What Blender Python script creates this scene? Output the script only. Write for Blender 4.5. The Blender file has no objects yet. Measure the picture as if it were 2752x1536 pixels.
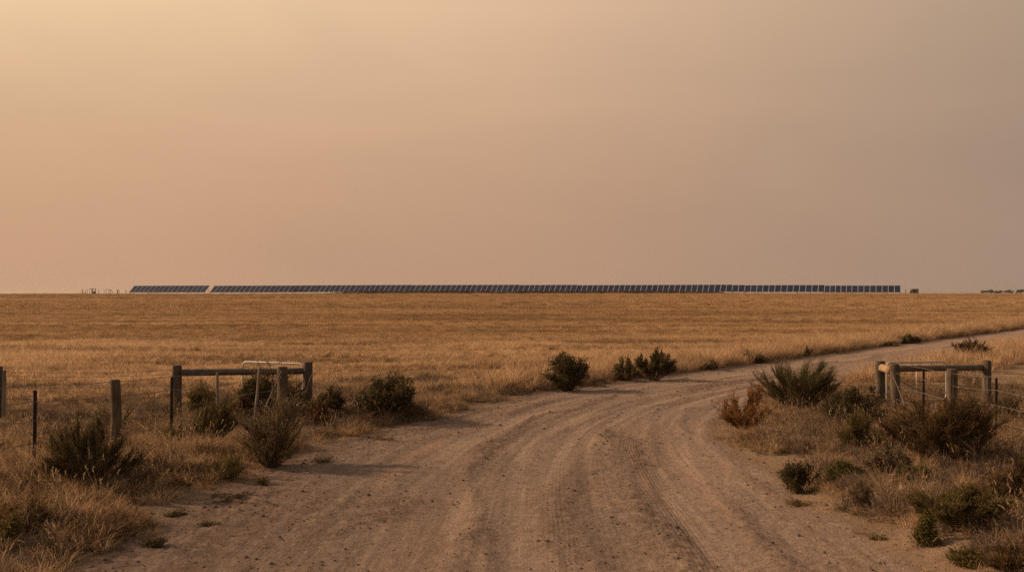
import bpy, math, random
import numpy as np
from mathutils import Vector

RNG = np.random.default_rng(7)
SC = bpy.context.scene
COL = SC.collection
F, H, CX, YH = 2675.0, 3.0, 1376.0, 789.0     # focal length in photo pixels, eye height, horizon row

# ------------------------------------------------------------------ noise / terrain
def _hash(ix, iy, seed):
    h = (ix.astype(np.int64) * 374761393 + iy.astype(np.int64) * 668265263 + seed * 974711) & 0xffffffff
    h = ((h ^ (h >> 13)) * 1274126177) & 0xffffffff
    h = h ^ (h >> 16)
    return (h & 0xffff) / 65535.0
def vnoise(x, y, seed=0):
    x = np.asarray(x, float); y = np.asarray(y, float)
    ix = np.floor(x); iy = np.floor(y)
    fx = x - ix; fy = y - iy
    fx = fx * fx * (3 - 2 * fx); fy = fy * fy * (3 - 2 * fy)
    a = _hash(ix, iy, seed); b = _hash(ix + 1, iy, seed); c = _hash(ix, iy + 1, seed); d = _hash(ix + 1, iy + 1, seed)
    return (a * (1 - fx) + b * fx) * (1 - fy) + (c * (1 - fx) + d * fx) * fy
def fbm(x, y, seed=0, o=4):
    s = 0; a = .5; t = 0
    for k in range(o):
        s = s + a * vnoise(x * 2 ** k, y * 2 ** k, seed + k * 17); t += a; a *= .55
    return s / t
def sstep(a, b, x):
    t = np.clip((x - a) / (b - a), 0, 1)
    return t * t * (3 - 2 * t)

# road centreline (x, y, half width)
_CL = np.array([(-.4, -20, 5.2), (-.3, 0, 5.0), (-.25, 6, 4.8), (-.15, 12.3, 4.6), (0, 16, 4.35), (.5, 20, 3.8), (1.4, 23.5, 3.4), (3.1, 27.6, 3.1),
                (5.9, 32, 2.95), (9.1, 35.9, 2.9), (17.2, 46.4, 2.9), (26.9, 59.2, 2.75), (45, 82, 2.6), (70, 113, 2.6), (120, 175, 2.6)], float)
def _catmull(P, n):
    out = []
    P = np.vstack([2 * P[0] - P[1], P, 2 * P[-1] - P[-2]])
    for i in range(1, len(P) - 2):
        t = np.linspace(0, 1, n, endpoint=False)[:, None]
        p0, p1, p2, p3 = P[i - 1], P[i], P[i + 1], P[i + 2]
        out.append(.5 * (2 * p1 + (p2 - p0) * t + (2 * p0 - 5 * p1 + 4 * p2 - p3) * t ** 2 + (3 * p1 - p0 - 3 * p2 + p3) * t ** 3))
    return np.vstack(out + [P[-2][None]])
CLP = _catmull(_CL, 14)
_seg = CLP[1:, :2] - CLP[:-1, :2]
_sl = np.linalg.norm(_seg, axis=1)
_ss = np.concatenate([[0], np.cumsum(_sl)])
def road_co(x, y):
    """signed lateral metres (+ right of travel), distance along, half width"""
    x = np.asarray(x, float).ravel(); y = np.asarray(y, float).ravel()
    lat = np.full(x.shape, 60.0); s = np.zeros(x.shape); hw = np.full(x.shape, 3.0)
    A = CLP[:-1, :2]; U = _seg / _sl[:, None]
    for k in range(0, len(x), 40000):
        px = x[k:k + 40000, None]; py = y[k:k + 40000, None]
        dx = px - A[:, 0]; dy = py - A[:, 1]
        t = np.clip(dx * U[:, 0] + dy * U[:, 1], 0, _sl)
        ex = dx - t * U[:, 0]; ey = dy - t * U[:, 1]
        i = np.argmin(ex * ex + ey * ey, axis=1); r = np.arange(len(i))
        e = np.hypot(ex[r, i], ey[r, i])
        sg = np.sign(dx[r, i] * U[i, 1] - dy[r, i] * U[i, 0])
        lat[k:k + 40000] = e * np.where(sg == 0, 1, sg); s[k:k + 40000] = _ss[i] + t[r, i]
        f = t[r, i] / _sl[i]
        hw[k:k + 40000] = CLP[i, 2] * (1 - f) + CLP[i + 1, 2] * f
    return lat, s, hw
def edge_wobble(s, side):
    return (fbm(s * .35, s * 0 + side * 9.1, 31, 3) - .5) * .9 + (fbm(s * 1.7, s * 0 + side * 4.7, 37, 3) - .5) * .45
def rise(y):
    return 3.0 * sstep(68, 302, y) - .18 * sstep(310, 420, y)
TRACKS = ((-3.1, .55, .9, 1), (-1.75, .40, .7, 2), (-.55, .38, .55, 3), (.75, .45, .8, 4), (1.75, .30, .45, 5), (2.45, .36, 1.0, 6), (3.6, .5, .5, 7))
def road_relief(x, y, ln, s):
    """height of the wheel tracks (negative) and of the loose gravel between them, 0..1"""
    z = np.zeros_like(ln); tr = np.zeros_like(ln)
    for c, w, d, sd in TRACKS:
        cc = c + (fbm(s * .06, s * 0 + sd, 14, 3) - .5) * 2.4 + (fbm(s * .3, s * 0 + sd, 15, 2) - .5) * .18
        ww = w * (.7 + .7 * vnoise(s * .13, s * 0 + sd, 16))
        g = np.exp(-((ln - cc) / ww) ** 4) * (.35 + .65 * sstep(.2, .55, fbm(s * .07, s * 0 + sd * 3, 17, 2))) * d
        tr = np.maximum(tr, g); z = z + .012 * d * (np.exp(-((ln - cc - ww * 1.25) / .13) ** 2) + .8 * np.exp(-((ln - cc + ww * 1.25) / .15) ** 2))
    tr = np.clip(tr, 0, 1)
    n = fbm(ln * .9 + (fbm(x * .25, y * .25, 18, 2) - .5) * 3, s * .09, 19, 4)
    ridge = np.clip((1 - tr) * sstep(.42, .68, n), 0, 1)
    return z - tr * .036 + (n - .5) * .05 + (fbm(ln * 2.6, s * .07, 20, 3) - .5) * .028, ridge
def terrain(x, y, full=False):
    shp = np.shape(x)
    x = np.asarray(x, float).ravel(); y = np.asarray(y, float).ravel()
    lat, s, hw = road_co(x, y)
    side = np.where(lat > 0, 1.0, 2.0)
    hwe = hw + edge_wobble(s, side)
    off = np.abs(lat) - hwe                       # >0 outside the road
    near = 1 - sstep(40, 75, y)
    z = rise(y)
    bank = np.where(lat > 0, .16 - .11 * sstep(18, 22, y), .10 - .06 * sstep(16, 19, y)) * (1 - sstep(26, 34, y)) + .03
    z = z + sstep(-.25, 1.5, off) * bank * near * (.6 + .8 * fbm(x * .5, y * .5, 3, 3))
    rough = sstep(-.1, .9, off)
    z = z + rough * ((fbm(x * 1.1, y * 1.1, 5, 4) - .5) * .16 + (fbm(x * 4.5, y * 4.5, 6, 3) - .5) * .05) * (1 - .6 * sstep(30, 60, y))
    # wheel ruts and dragged dust on the road
    ln = lat / hw * 4.4
    on = 1 - sstep(-.5, .15, off)
    w1, ridge = road_relief(x, y, ln, s)
    rut = w1 + (fbm(x * 5, y * 5, 10, 3) - .5) * .016 + ridge * (fbm(x * 9, y * 9, 11, 3) - .35) * .05
    z = z + on * rut * (1 - sstep(50, 90, s) * .6)
    if full:
        return z.reshape(shp), lat, s, hw, off
    return z.reshape(shp)
def tz(x, y):
    return float(terrain(np.array([x]), np.array([y]))[0])
def px2w(px, py):
    d = F * H / (py - YH)
    for _ in range(6):
        d = .5 * d + .5 * F * (H - tz((px - CX) / F * d, d)) / (py - YH)
    return (px - CX) / F * d, d

# ------------------------------------------------------------------ object helpers
def tag(o, label=None, cat=None, group=None, kind=None):
    if label: o['label'] = label
    if cat: o['category'] = cat
    if group: o['group'] = group
    if kind: o['kind'] = kind
    return o
def empty(name, loc, label, cat, group=None):
    o = bpy.data.objects.new(name, None); COL.objects.link(o)
    o.location = loc; o.empty_display_size = .2
    return tag(o, label, cat, group)

class MB:
    """collects vertices / faces / a tint value and links them as one mesh object"""
    def __init__(self):
        self.v = []; self.f = {3: [], 4: []}; self.t = []; self.n = 0; self.ng = []
    def add(self, v, quads=None, tris=None, tint=0.5):
        v = np.asarray(v, float).reshape(-1, 3)
        self.v.append(v)
        self.t.append(np.broadcast_to(np.asarray(tint, float), (len(v),)).copy())
        if quads is not None and len(quads): self.f[4].append(np.asarray(quads, int).reshape(-1, 4) + self.n)
        if tris is not None and len(tris): self.f[3].append(np.asarray(tris, int).reshape(-1, 3) + self.n)
        self.n += len(v)
    def ngon(self, idx, base):
        self.ng.append(np.asarray(idx, int) + base)
    def tube(self, pts, rad, sides=6, caps=True, tint=.5, rough=None):
        pts = np.asarray(pts, float); n = len(pts)
        rad = np.broadcast_to(np.asarray(rad, float), (n,))
        T = np.gradient(pts, axis=0); T /= np.linalg.norm(T, axis=1)[:, None] + 1e-9
        up = np.array([0, 0, 1.0]) if abs(T[0, 2]) < .9 else np.array([1.0, 0, 0])
        A = np.cross(T, up); A /= np.linalg.norm(A, axis=1)[:, None] + 1e-9
        B = np.cross(T, A)
        a = np.arange(sides) / sides * 2 * np.pi
        rr = rad[:, None] * np.ones(sides)
        if rough is not None: rr = rr * rough(np.arange(n)[:, None] / max(1, n - 1), a[None, :])
        V = pts[:, None] + rr[..., None] * (np.cos(a)[None, :, None] * A[:, None] + np.sin(a)[None, :, None] * B[:, None])
        i = np.arange(n - 1)[:, None] * sides; j = np.arange(sides)[None]; k = (j + 1) % sides
        q = np.stack([i + j, i + k, i + sides + k, i + sides + j], -1).reshape(-1, 4)
        base = self.n
        self.add(V.reshape(-1, 3), quads=q, tint=tint)
        if caps:
            self.ngon(np.arange(sides)[::-1], base); self.ngon(np.arange(sides) + (n - 1) * sides, base)
    def box(self, c, s, rz=0, tint=.5):
        x, y, z = np.array(s) / 2
        v = np.array([(-x, -y, -z), (x, -y, -z), (x, y, -z), (-x, y, -z), (-x, -y, z), (x, -y, z), (x, y, z), (-x, y, z)])
        cr, sr = math.cos(rz), math.sin(rz)
        v = np.stack([v[:, 0] * cr - v[:, 1] * sr, v[:, 0] * sr + v[:, 1] * cr, v[:, 2]], 1) + np.array(c)
        self.add(v, quads=[(3, 2, 1, 0), (4, 5, 6, 7), (0, 1, 5, 4), (1, 2, 6, 5), (2, 3, 7, 6), (3, 0, 4, 7)], tint=tint)
    def leaves(self, P, D, L, W, S, tint):
        """diamond leaves: base, side, tip, side"""
        n = len(P)
        if not n: return
        L = np.broadcast_to(L, (n,))[:, None]; W = np.broadcast_to(W, (n,))[:, None]
        m = P + D * L * .45
        V = np.stack([P, m + S * W, P + D * L, m - S * W], 1).reshape(-1, 3)
        self.add(V, quads=np.arange(4 * n).reshape(n, 4), tint=np.repeat(np.broadcast_to(tint, (n,)), 4))
    def blades(self, P, D, L, W, S, bend, tint):
        """bent grass blades in two pieces"""
        n = len(P)
        if not n: return
        L = np.broadcast_to(L, (n,))[:, None]; W = np.broadcast_to(W, (n,))[:, None]
        m = P + D * L * .55
        tip = P + D * L + bend * L
        V = np.stack([P - S * W, P + S * W, m + S * W * .8, m - S * W * .8, tip], 1).reshape(-1, 3)
        b = np.arange(n)[:, None] * 5
        self.add(V, quads=b + np.array([0, 1, 2, 3]), tris=b + np.array([3, 2, 4]), tint=np.repeat(np.broadcast_to(tint, (n,)), 5))
    def mesh(self, name, smooth=False):
        V = np.vstack(self.v); me = bpy.data.meshes.new(name)
        loops = []; tot = []
        for k in (4, 3):
            if self.f[k]:
                q = np.vstack(self.f[k]); loops.append(q.ravel()); tot.append(np.full(len(q), k))
        for g in self.ng:
            loops.append(g); tot.append(np.array([len(g)]))
        loops = np.concatenate(loops); tot = np.concatenate(tot)
        me.vertices.add(len(V)); me.vertices.foreach_set('co', V.astype(np.float32).ravel())
        me.loops.add(len(loops)); me.loops.foreach_set('vertex_index', loops.astype(np.int32))
        me.polygons.add(len(tot)); me.polygons.foreach_set('loop_start', np.concatenate([[0], np.cumsum(tot)[:-1]]).astype(np.int32))
        me.polygons.foreach_set('loop_total', tot.astype(np.int32))
        me.polygons.foreach_set('use_smooth', np.full(len(tot), smooth, dtype=bool))
        a = me.attributes.new('tint', 'FLOAT', 'POINT'); a.data.foreach_set('value', np.concatenate(self.t).astype(np.float32))
        me.update(calc_edges=True)
        return me
    def build(self, name, mat, parent=None, loc=None, smooth=False, link=True):
        me = self.mesh(name, smooth); me.materials.append(mat)
        o = bpy.data.objects.new(name, me)
        if link: COL.objects.link(o)
        if parent is not None: o.parent = parent
        if loc is not None: o.location = loc
        return o

# ------------------------------------------------------------------ materials
def newmat(name):
    m = bpy.data.materials.new(name); m.use_nodes = True
    nt = m.node_tree; nt.nodes.clear()
    return m, nt
class N:
    def __init__(self, nt): self.nt = nt
    def __call__(self, typ, ins=None, **kw):
        n = self.nt.nodes.new(typ)
        for k, v in kw.items(): setattr(n, k, v)
        for k, v in (ins or {}).items():
            s = n.inputs[k]
            if isinstance(v, bpy.types.NodeSocket): self.nt.links.new(v, s)
            else: s.default_value = v
        return n
    def math(self, op, a, b=None, c=None, clamp=False):
        d = {0: a}
        if b is not None: d[1] = b
        if c is not None: d[2] = c
        return self('ShaderNodeMath', d, operation=op, use_clamp=clamp).outputs[0]
    def mix(self, f, a, b, blend='MIX'):
        n = self('ShaderNodeMix', data_type='RGBA', blend_type=blend)
        for i, v in ((0, f), (6, a), (7, b)):
            if isinstance(v, bpy.types.NodeSocket): self.nt.links.new(v, n.inputs[i])
            elif i == 0: n.inputs[0].default_value = v
            else: n.inputs[i].default_value = (*v, 1)
        return n.outputs[2]
    def ramp(self, f, stops):
        n = self('ShaderNodeValToRGB', {0: f}); e = n.color_ramp.elements
        while len(e) < len(stops): e.new(.5)
        for k, (p, c) in enumerate(stops):
            e[k].position = p; e[k].color = (*c, 1) if len(c) == 3 else c
        return n.outputs[0]
    def noise(self, vec, scale, detail=4, rough=.55, dist=0):
        return self('ShaderNodeTexNoise', {'Vector': vec, 'Scale': scale, 'Detail': detail, 'Roughness': rough, 'Distortion': dist}).outputs[0]
    def rng(self, v, a, b, c=0., d=1.):
        return self('ShaderNodeMapRange', {0: v, 1: a, 2: b, 3: c, 4: d}).outputs[0]
    def scale(self, vec, s):
        return self('ShaderNodeMapping', {'Vector': vec, 'Scale': s}).outputs[0]
    def attr(self, name):
        return self('ShaderNodeAttribute', attribute_name=name).outputs
    def out(self, sh):
        self('ShaderNodeOutputMaterial', {0: sh})

def leaf_mat(name, c1, c2, c3, trans=.35, inst=0.0):
    """three plant colours picked leaf by leaf (and plant by plant for scattered tufts)"""
    m, nt = newmat(name); g = N(nt)
    t = g.attr('tint')[2]
    if inst:
        r = g('ShaderNodeObjectInfo').outputs['Random']
        tn = g('ShaderNodeAttribute', attribute_name='tone', attribute_type='INSTANCER').outputs[2]
        t = g.math('ADD', t, g.math('ADD', tn, g.math('MULTIPLY', g.math('SUBTRACT', r, .5), inst)), clamp=True)
    c = g.ramp(t, [(0, c1), (.5, c2), (1, c3)])
    d = g('ShaderNodeBsdfDiffuse', {'Color': c, 'Roughness': .6})
    tr = g('ShaderNodeBsdfTranslucent', {'Color': c})
    g.out(g('ShaderNodeMixShader', {0: trans, 1: d.outputs[0], 2: tr.outputs[0]}).outputs[0])
    return m

def wood_mat(name, c1, c2, c3, grain=(14, 14, 1.2)):
    m, nt = newmat(name); g = N(nt)
    co = g('ShaderNodeTexCoord').outputs['Object']
    n1 = g.noise(g.scale(co, grain), 3.0, 6, .65)
    n2 = g.noise(co, 2.2, 3)
    c = g.ramp(n1, [(.28, c1), (.5, c2), (.75, c3)])
    c = g.mix(g.rng(n2, .4, .75), c, (c1[0] * .8, c1[1] * .8, c1[2] * .85))
    b = g('ShaderNodeBump', {'Strength': .7, 'Distance': .012, 'Height': n1})
    p = g('ShaderNodeBsdfPrincipled', {'Base Color': c, 'Roughness': .88, 'Normal': b.outputs[0]})
    p.inputs['Specular IOR Level'].default_value = .2
    g.out(p.outputs[0]); return m

def plain_mat(name, c, c2, rough=.6, metal=0., scale=20, spec=.4):
    m, nt = newmat(name); g = N(nt)
    co = g('ShaderNodeTexCoord').outputs['Object']
    n = g.noise(co, scale, 5, .6)
    col = g.mix(g.rng(n, .4, .65), c, c2)
    p = g('ShaderNodeBsdfPrincipled', {'Base Color': col, 'Roughness': rough, 'Metallic': metal})
    p.inputs['Specular IOR Level'].default_value = spec
    g.out(p.outputs[0]); return m

M = {}
M['post'] = wood_mat('weathered_post', (.050, .037, .027), (.112, .083, .058), (.19, .14, .095))
M['rail'] = wood_mat('weathered_rail', (.07, .057, .046), (.145, .116, .092), (.21, .17, .13), (1.2, 14, 14))
M['log'] = wood_mat('sunlit_log', (.24, .15, .085), (.36, .235, .13), (.42, .28, .16), (14, 1.2, 14))  # pale warm tone puts the sunlight on the short rail into its colour
M['stake'] = wood_mat('grey_stake', (.12, .10, .08), (.22, .18, .145), (.3, .25, .2))
M['picket'] = plain_mat('rusted_steel', (.020, .015, .012), (.040, .024, .016), .75, .2, 25)
M['galv'] = plain_mat('galvanised_tube', (.36, .34, .32), (.48, .45, .42), .5, .35, 30)
M['wire'] = plain_mat('fence_wire', (.16, .13, .11), (.26, .22, .19), .55, .6, 8)
M['farwood'] = plain_mat('far_timber', (.07, .052, .04), (.10, .075, .055), .9, 0, 3)
M['alu'] = plain_mat('panel_frame', (.50, .50, .53), (.6, .6, .63), .6, 0, 3)
M['steel'] = plain_mat('table_steel', (.13, .115, .10), (.18, .16, .14), .6, .3, 3)
M['cab'] = plain_mat('cabinet_paint', (.10, .085, .075), (.13, .11, .10), .6, 0, 4)
M['cabdark'] = plain_mat('cabinet_vent', (.045, .04, .038), (.06, .052, .05), .7, 0, 4)

STRAW = leaf_mat('dry_straw', (.18, .110, .060), (.44, .285, .155), (.68, .475, .28), .42, .8)
FIELD = leaf_mat('field_straw', (.22, .135, .072), (.47, .302, .158), (.66, .46, .26), .35, .7)
NEARF = leaf_mat('near_field_straw', (.20, .125, .070), (.54, .36, .200), (.76, .55, .34), .42, .9)
GREYG = leaf_mat('grey_dead_grass', (.095, .066, .050), (.20, .143, .106), (.36, .27, .20), .3, .7)
BROWNG = leaf_mat('brown_dead_herb', (.055, .034, .022), (.115, .070, .042), (.19, .118, .068), .3, .6)
STALK = leaf_mat('seed_stalk', (.24, .155, .085), (.36, .245, .14), (.52, .38, .24), .3, .5)
WEED = leaf_mat('green_weed', (.055, .045, .02), (.085, .078, .030), (.14, .12, .055), .35, .4)
SCRUB = leaf_mat('dark_scrub', (.05, .036, .024), (.09, .062, .036), (.16, .11, .06), .3, .4)
TWIG = leaf_mat('twig_bark', (.055, .038, .026), (.085, .058, .038), (.13, .09, .058), 0.02)
PALETTE = {
    'broom': leaf_mat('broom_foliage', (.034, .026, .013), (.094, .072, .031), (.20, .148, .066), .38),
    'olive': leaf_mat('olive_foliage', (.062, .046, .019), (.150, .113, .043), (.29, .205, .085), .38),
    'green': leaf_mat('green_foliage', (.150, .085, .034), (.118, .102, .032), (.165, .160, .050), .4),
    'leafy': leaf_mat('leafy_foliage', (.034, .027, .014), (.098, .076, .036), (.215, .160, .074), .35),
    'grey':   leaf_mat('grey_foliage', (0.111, 0.081, 0.047), (0.208, 0.150, 0.086), (0.351, 0.260, 0.163), .35),
    'rust':   leaf_mat('rust_foliage', (0.137, 0.058, 0.022), (0.267, 0.124, 0.044), (0.390, 0.195, 0.075), .35),
    'red':    leaf_mat('dark_red_foliage', (0.046, 0.018, 0.013), (0.091, 0.034, 0.021), (0.156, 0.068, 0.034), .3),
    'brown': leaf_mat('brown_foliage', (.060, .037, .018), (.145, .090, .042), (.26, .165, .08), .38),
    'lime': leaf_mat('lime_foliage', (.062, .050, .020), (.118, .102, .036), (.20, .168, .062), .38),
    'tree':   leaf_mat('hazed_tree_foliage', (.052, .050, .042), (.075, .072, .060), (.10, .095, .08), .25),  # leaves greyed, so part of the distance haze is in the colour
}

# ------------------------------------------------------------------ ground and road: one sheet, split along the road's edge
def ground_mat():
    m, nt = newmat('outback_soil'); g = N(nt)
    co = g('ShaderNodeTexCoord').outputs['Object']
    road = g.attr('road')[2]; fld = g.attr('field')[2]; ln = g.attr('lane')[2]; ss = g.attr('along')[2]
    uv = g('ShaderNodeCombineXYZ', {0: ln, 1: ss, 2: 0.}).outputs[0]
    # --- bare verge soil
    n1 = g.noise(co, .9, 5, .6); n2 = g.noise(co, 9, 5, .65); n3 = g.noise(co, 55, 3, .6)
    soil = g.ramp(n1, [(.3, (.20, .134, .088)), (.5, (.285, .195, .128)), (.72, (.36, .255, .172))])
    soil = g.mix(g.rng(n2, .35, .7, 0, .55), soil, (.19, .122, .075))
    # --- field ground: stubble and straw in drilled bands
    fn = g.noise(g.scale(co, (.03, .30, 1)), 1.0, 7, .65, .4)
    fn2 = g.noise(g.scale(co, (.5, 2.2, 1)), 1.0, 5, .65)
    field = g.ramp(fn, [(.34, (.22, .138, .074)), (.5, (.375, .240, .130)), (.66, (.46, .305, .17))])
    field = g.mix(g.rng(fn2, .42, .66, 0, .6), field, (.165, .100, .052))  # dark soil patches, with shade between the stubble put into the colour
    # --- road: dust dragged lengthwise into bands
    b1 = g.noise(g.scale(uv, (1.05, .042, 1)), 1.0, 5, .58, .45)
    b2 = g.noise(g.scale(uv, (3.2, .06, 1)), 1.0, 5, .62, .3)
    b3 = g.noise(g.scale(co, (.22, .22, 1)), 1.0, 4, .55)
    loose = g.attr('loose')[2]; rel = g.attr('relief')[2]
    rd = g.ramp(b1, [(.30, (0.290, 0.204, 0.159)), (.42, (0.360, 0.249, 0.186)), (.50, (0.444, 0.314, 0.230)), (.57, (0.333, 0.244, 0.196)), (.68, (0.466, 0.293, 0.189)), (.78, (0.333, 0.243, 0.189))])
    rd = g.mix(g.rng(rel, -.012, -.036, 0, .7), rd, (0.460, 0.335, 0.251))
    rd = g.mix(g.rng(b2, .46, .64, 0, .8), rd, (0.238, 0.168, 0.130))
    rd = g.mix(g.rng(b3, .46, .62, 0, .65), rd, (0.305, 0.231, 0.191))
    rd = g.mix(g.math('MULTIPLY', loose, g.rng(g.noise(co, 3.0, 6, .7), .34, .58)), rd, (0.178, 0.120, 0.090))
    mac = g.noise(co, 1.7, 5, .6)
    rd = g.mix(g.rng(mac, .52, .70, 0, .5), rd, (0.211, 0.149, 0.113))
    rd = g.mix(g.rng(fld if False else road, .98, .55, 0, .55), rd, (0.233, 0.155, 0.111))
    peb = g('ShaderNodeTexVoronoi', {'Vector': co, 'Scale': 16.0, 'Randomness': 1.0})
    pm = g.math('MULTIPLY', g.rng(peb.outputs['Distance'], .0, .22, 1, 0), g.rng(g.noise(co, 1.3, 4), .48, .66))
    rd = g.mix(g.math('MULTIPLY', pm, .75), rd, (0.116, 0.083, 0.066))
    grit = g.noise(co, 38, 4, .7)
    rd = g.mix(g.rng(grit, .5, .72, 0, .6), rd, (0.166, 0.118, 0.089))
    mid = g.noise(co, 7.5, 6, .75)
    rd = g.mix(g.rng(mid, .50, .66, 0, .6), rd, (0.183, 0.129, 0.097))
    rd = g.mix(g.rng(mid, .47, .36, 0, .35), rd, (0.488, 0.340, 0.226))
    rd = g.mix(g.rng(grit, .45, .28, 0, .3), rd, (0.444, 0.322, 0.226))
    # --- together
    base = g.mix(fld, soil, field)
    edge = g.math('ADD', road, g.math('MULTIPLY', g.math('SUBTRACT', n2, .5), .7))
    c = g.mix(g.rng(edge, .35, .65), base, rd)
    # relief: grit, clods, tyre tread in the right-hand wheel track
    tr = g('ShaderNodeTexWave', {'Vector': g('ShaderNodeVectorMath', {0: uv, 1: g('ShaderNodeCombineXYZ', {0: g.math('MULTIPLY', g.noise(uv, .16, 2), .3)}).outputs[0]}, operation='ADD').outputs[0], 'Scale': 5.2, 'Distortion': 2.2, 'Detail': 3.0, 'Detail Scale': .9}, bands_direction='X').outputs[1]
    tm = g.math('MULTIPLY', g.rng(g.math('ABSOLUTE', g.math('SUBTRACT', ln, 2.2)), .12, .34, 1, 0), g.rng(ss, 46., 40., 0, 1))
    tm2 = g.math('MULTIPLY', g.rng(g.math('ABSOLUTE', g.math('ADD', ln, 2.6)), .1, .5, 1, 0), .4)
    tm3 = g.math('MULTIPLY', g.rng(g.math('ABSOLUTE', g.math('SUBTRACT', ln, .7)), .08, .3, 1, 0), .6)
    tm = g.math('MULTIPLY', g.math('MAXIMUM', g.math('MAXIMUM', tm, tm3), tm2), road)
    h = g.math('ADD', g.math('MULTIPLY', n2, .042), g.math('MULTIPLY', grit, .019))
    h = g.math('ADD', h, g.math('MULTIPLY', g.math('MULTIPLY', tr, tm), .0046))
    h = g.math('ADD', h, g.math('MULTIPLY', pm, .014))
    h = g.math('ADD', h, g.math('MULTIPLY', n3, .008))
    h = g.math('ADD', h, g.math('MULTIPLY', g.math('MULTIPLY', b2, road), .03))
    bp = g('ShaderNodeBump', {'Strength': 1.0, 'Distance': 1.0, 'Height': h})
    d = g('ShaderNodeBsdfDiffuse', {'Color': c, 'Roughness': .7, 'Normal': bp.outputs[0]})
    g.out(d.outputs[0]); return m
M['ground'] = ground_mat()

def fieldmask(x, y, lat, off):
    """1 on the stubble paddock: behind the fences, beyond the far road edge"""
    left = sstep(25.5, 29.5, y + (fbm(x * .4, y * .4, 51, 3) - .5) * 5 + np.clip(-x - 6, 0, 8) * .35 - np.clip(x + 4.5, 0, 5.5) * .62)
    right = np.clip(sstep(.1, 1.2, off), 0, 1)
    far = (lat < 0) * left * right
    other = (lat > 0) * sstep(3.0, 9.0, off) * sstep(27, 33, y)
    return np.clip(far + other, 0, 1)

def build_ground():
    na, nr = 980, 760
    ang = np.radians(np.linspace(-43, 43, na)); rad = np.exp(np.linspace(math.log(4.0), math.log(420.0), nr))
    # outer coarse columns and rings share the fan's own vertices
    back = np.radians(np.linspace(43, 317, 60)[1:-1])
    angs = np.concatenate([ang, back]); rads = np.concatenate([[.4, 1.2, 2.4], rad, [600, 1000, 1800, 3500, 7000]])
    A, R = np.meshgrid(angs, rads)
    X = R * np.sin(A); Y = R * np.cos(A)
    z, lat, s, hw, off = terrain(X, Y, True)
    nA, nR = len(angs), len(rads)
    V = np.stack([X.ravel(), Y.ravel(), z.ravel()], 1)
    V = np.vstack([V, [[0, 0, float(z[0].mean())]]])
    i = np.arange(nR - 1)[:, None] * nA; j = np.arange(nA)[None]; k = (j + 1) % nA
    Q = np.stack([i + k, i + j, i + nA + j, i + nA + k], -1).reshape(-1, 4)
    Q = Q[:, ::-1]
    rl, rg = road_relief(X.ravel(), Y.ravel(), lat / hw * 4.4, s); rg = np.append(rg, 0); rl = np.append(rl, 0)
    road = np.append(1 - sstep(-.28, .28, off), 1); fl = np.append(fieldmask(X.ravel(), Y.ravel(), lat, off), 0)
    ln = np.append(np.clip(lat / hw * 4.4, -20, 20), 0); al = np.append(s, 20)
    tri = np.stack([np.arange(nA), (np.arange(nA) + 1) % nA, np.full(nA, nA * nR)], 1)[:, ::-1]
    isroad = road[Q].mean(1) > .5
    for name, qs, ts in (('ground', Q[~isroad], None), ('dirt_road', Q[isroad], tri)):
        used = np.unique(np.concatenate([qs.ravel()] + ([ts.ravel()] if ts is not None else [])))
        remap = np.full(len(V), -1); remap[used] = np.arange(len(used))
        b = MB(); b.add(V[used], quads=remap[qs], tris=remap[ts] if ts is not None else None)
        me = b.mesh(name, True)
        for an, arr in (('road', road), ('field', fl), ('lane', ln), ('along', al), ('loose', rg), ('relief', rl)):
            a = me.attributes.new(an, 'FLOAT', 'POINT'); a.data.foreach_set('value', arr[used].astype(np.float32))
        me.materials.append(M['ground'])
        o = bpy.data.objects.new(name, me); COL.objects.link(o)
        if name == 'ground': tag(o, 'dry brown paddock soil reaching to the horizon', 'ground', kind='structure')
        else: tag(o, 'rutted dirt road curving right through the open gateway', 'road', kind='structure')
build_ground()

# ------------------------------------------------------------------ scattered stuff (grass, straw litter, gravel) through geometry nodes
SRC = {}
def source(coll, ob):
    c = SRC.get(coll)
    if c is None: c = SRC[coll] = bpy.data.collections.new(coll)
    c.objects.link(ob)
def unit(v): return v / (np.linalg.norm(v, axis=-1, keepdims=True) + 1e-9)
def tuft(n, h, spread, width, lean=.5, bend=.35, rng=RNG, foot=.06, seed_head=0, tl=0., th=1.):
    b = MB()
    a = rng.uniform(0, 2 * np.pi, n); r = np.sqrt(rng.uniform(0, 1, n))
    P = np.stack([np.cos(a) * r * foot, np.sin(a) * r * foot, np.full(n, -.02)], 1)
    o = np.stack([np.cos(a), np.sin(a), np.zeros(n)], 1)
    D = unit(np.array([0, 0, 1.]) + o * (r * lean)[:, None] + rng.normal(0, .16, (n, 3)) * spread)
    L = h * rng.uniform(.45, 1.0, n)
    S = unit(np.cross(D, rng.normal(0, 1, (n, 3))))
    B = (o * .7 + rng.normal(0, .6, (n, 3)) + np.array([.25, 0, -.5])) * (bend * rng.uniform(.2, 1, n))[:, None]
    tint = rng.uniform(tl, th, n)
    b.blades(P, D, L, width * rng.uniform(.6, 1.2, n), S, B, tint)
    if seed_head:
        k = rng.choice(n, seed_head, replace=False)
        T = P[k] + D[k] * L[k][:, None] + B[k] * L[k][:, None]
        for q in range(5):
            dd = unit(D[k] + B[k] + rng.normal(0, .25, (len(k), 3)))
            b.leaves(T - dd * (.012 * q), dd, .05, .006, unit(np.cross(dd, rng.normal(0, 1, (len(k), 3)))), tint[k])
    return b
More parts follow.
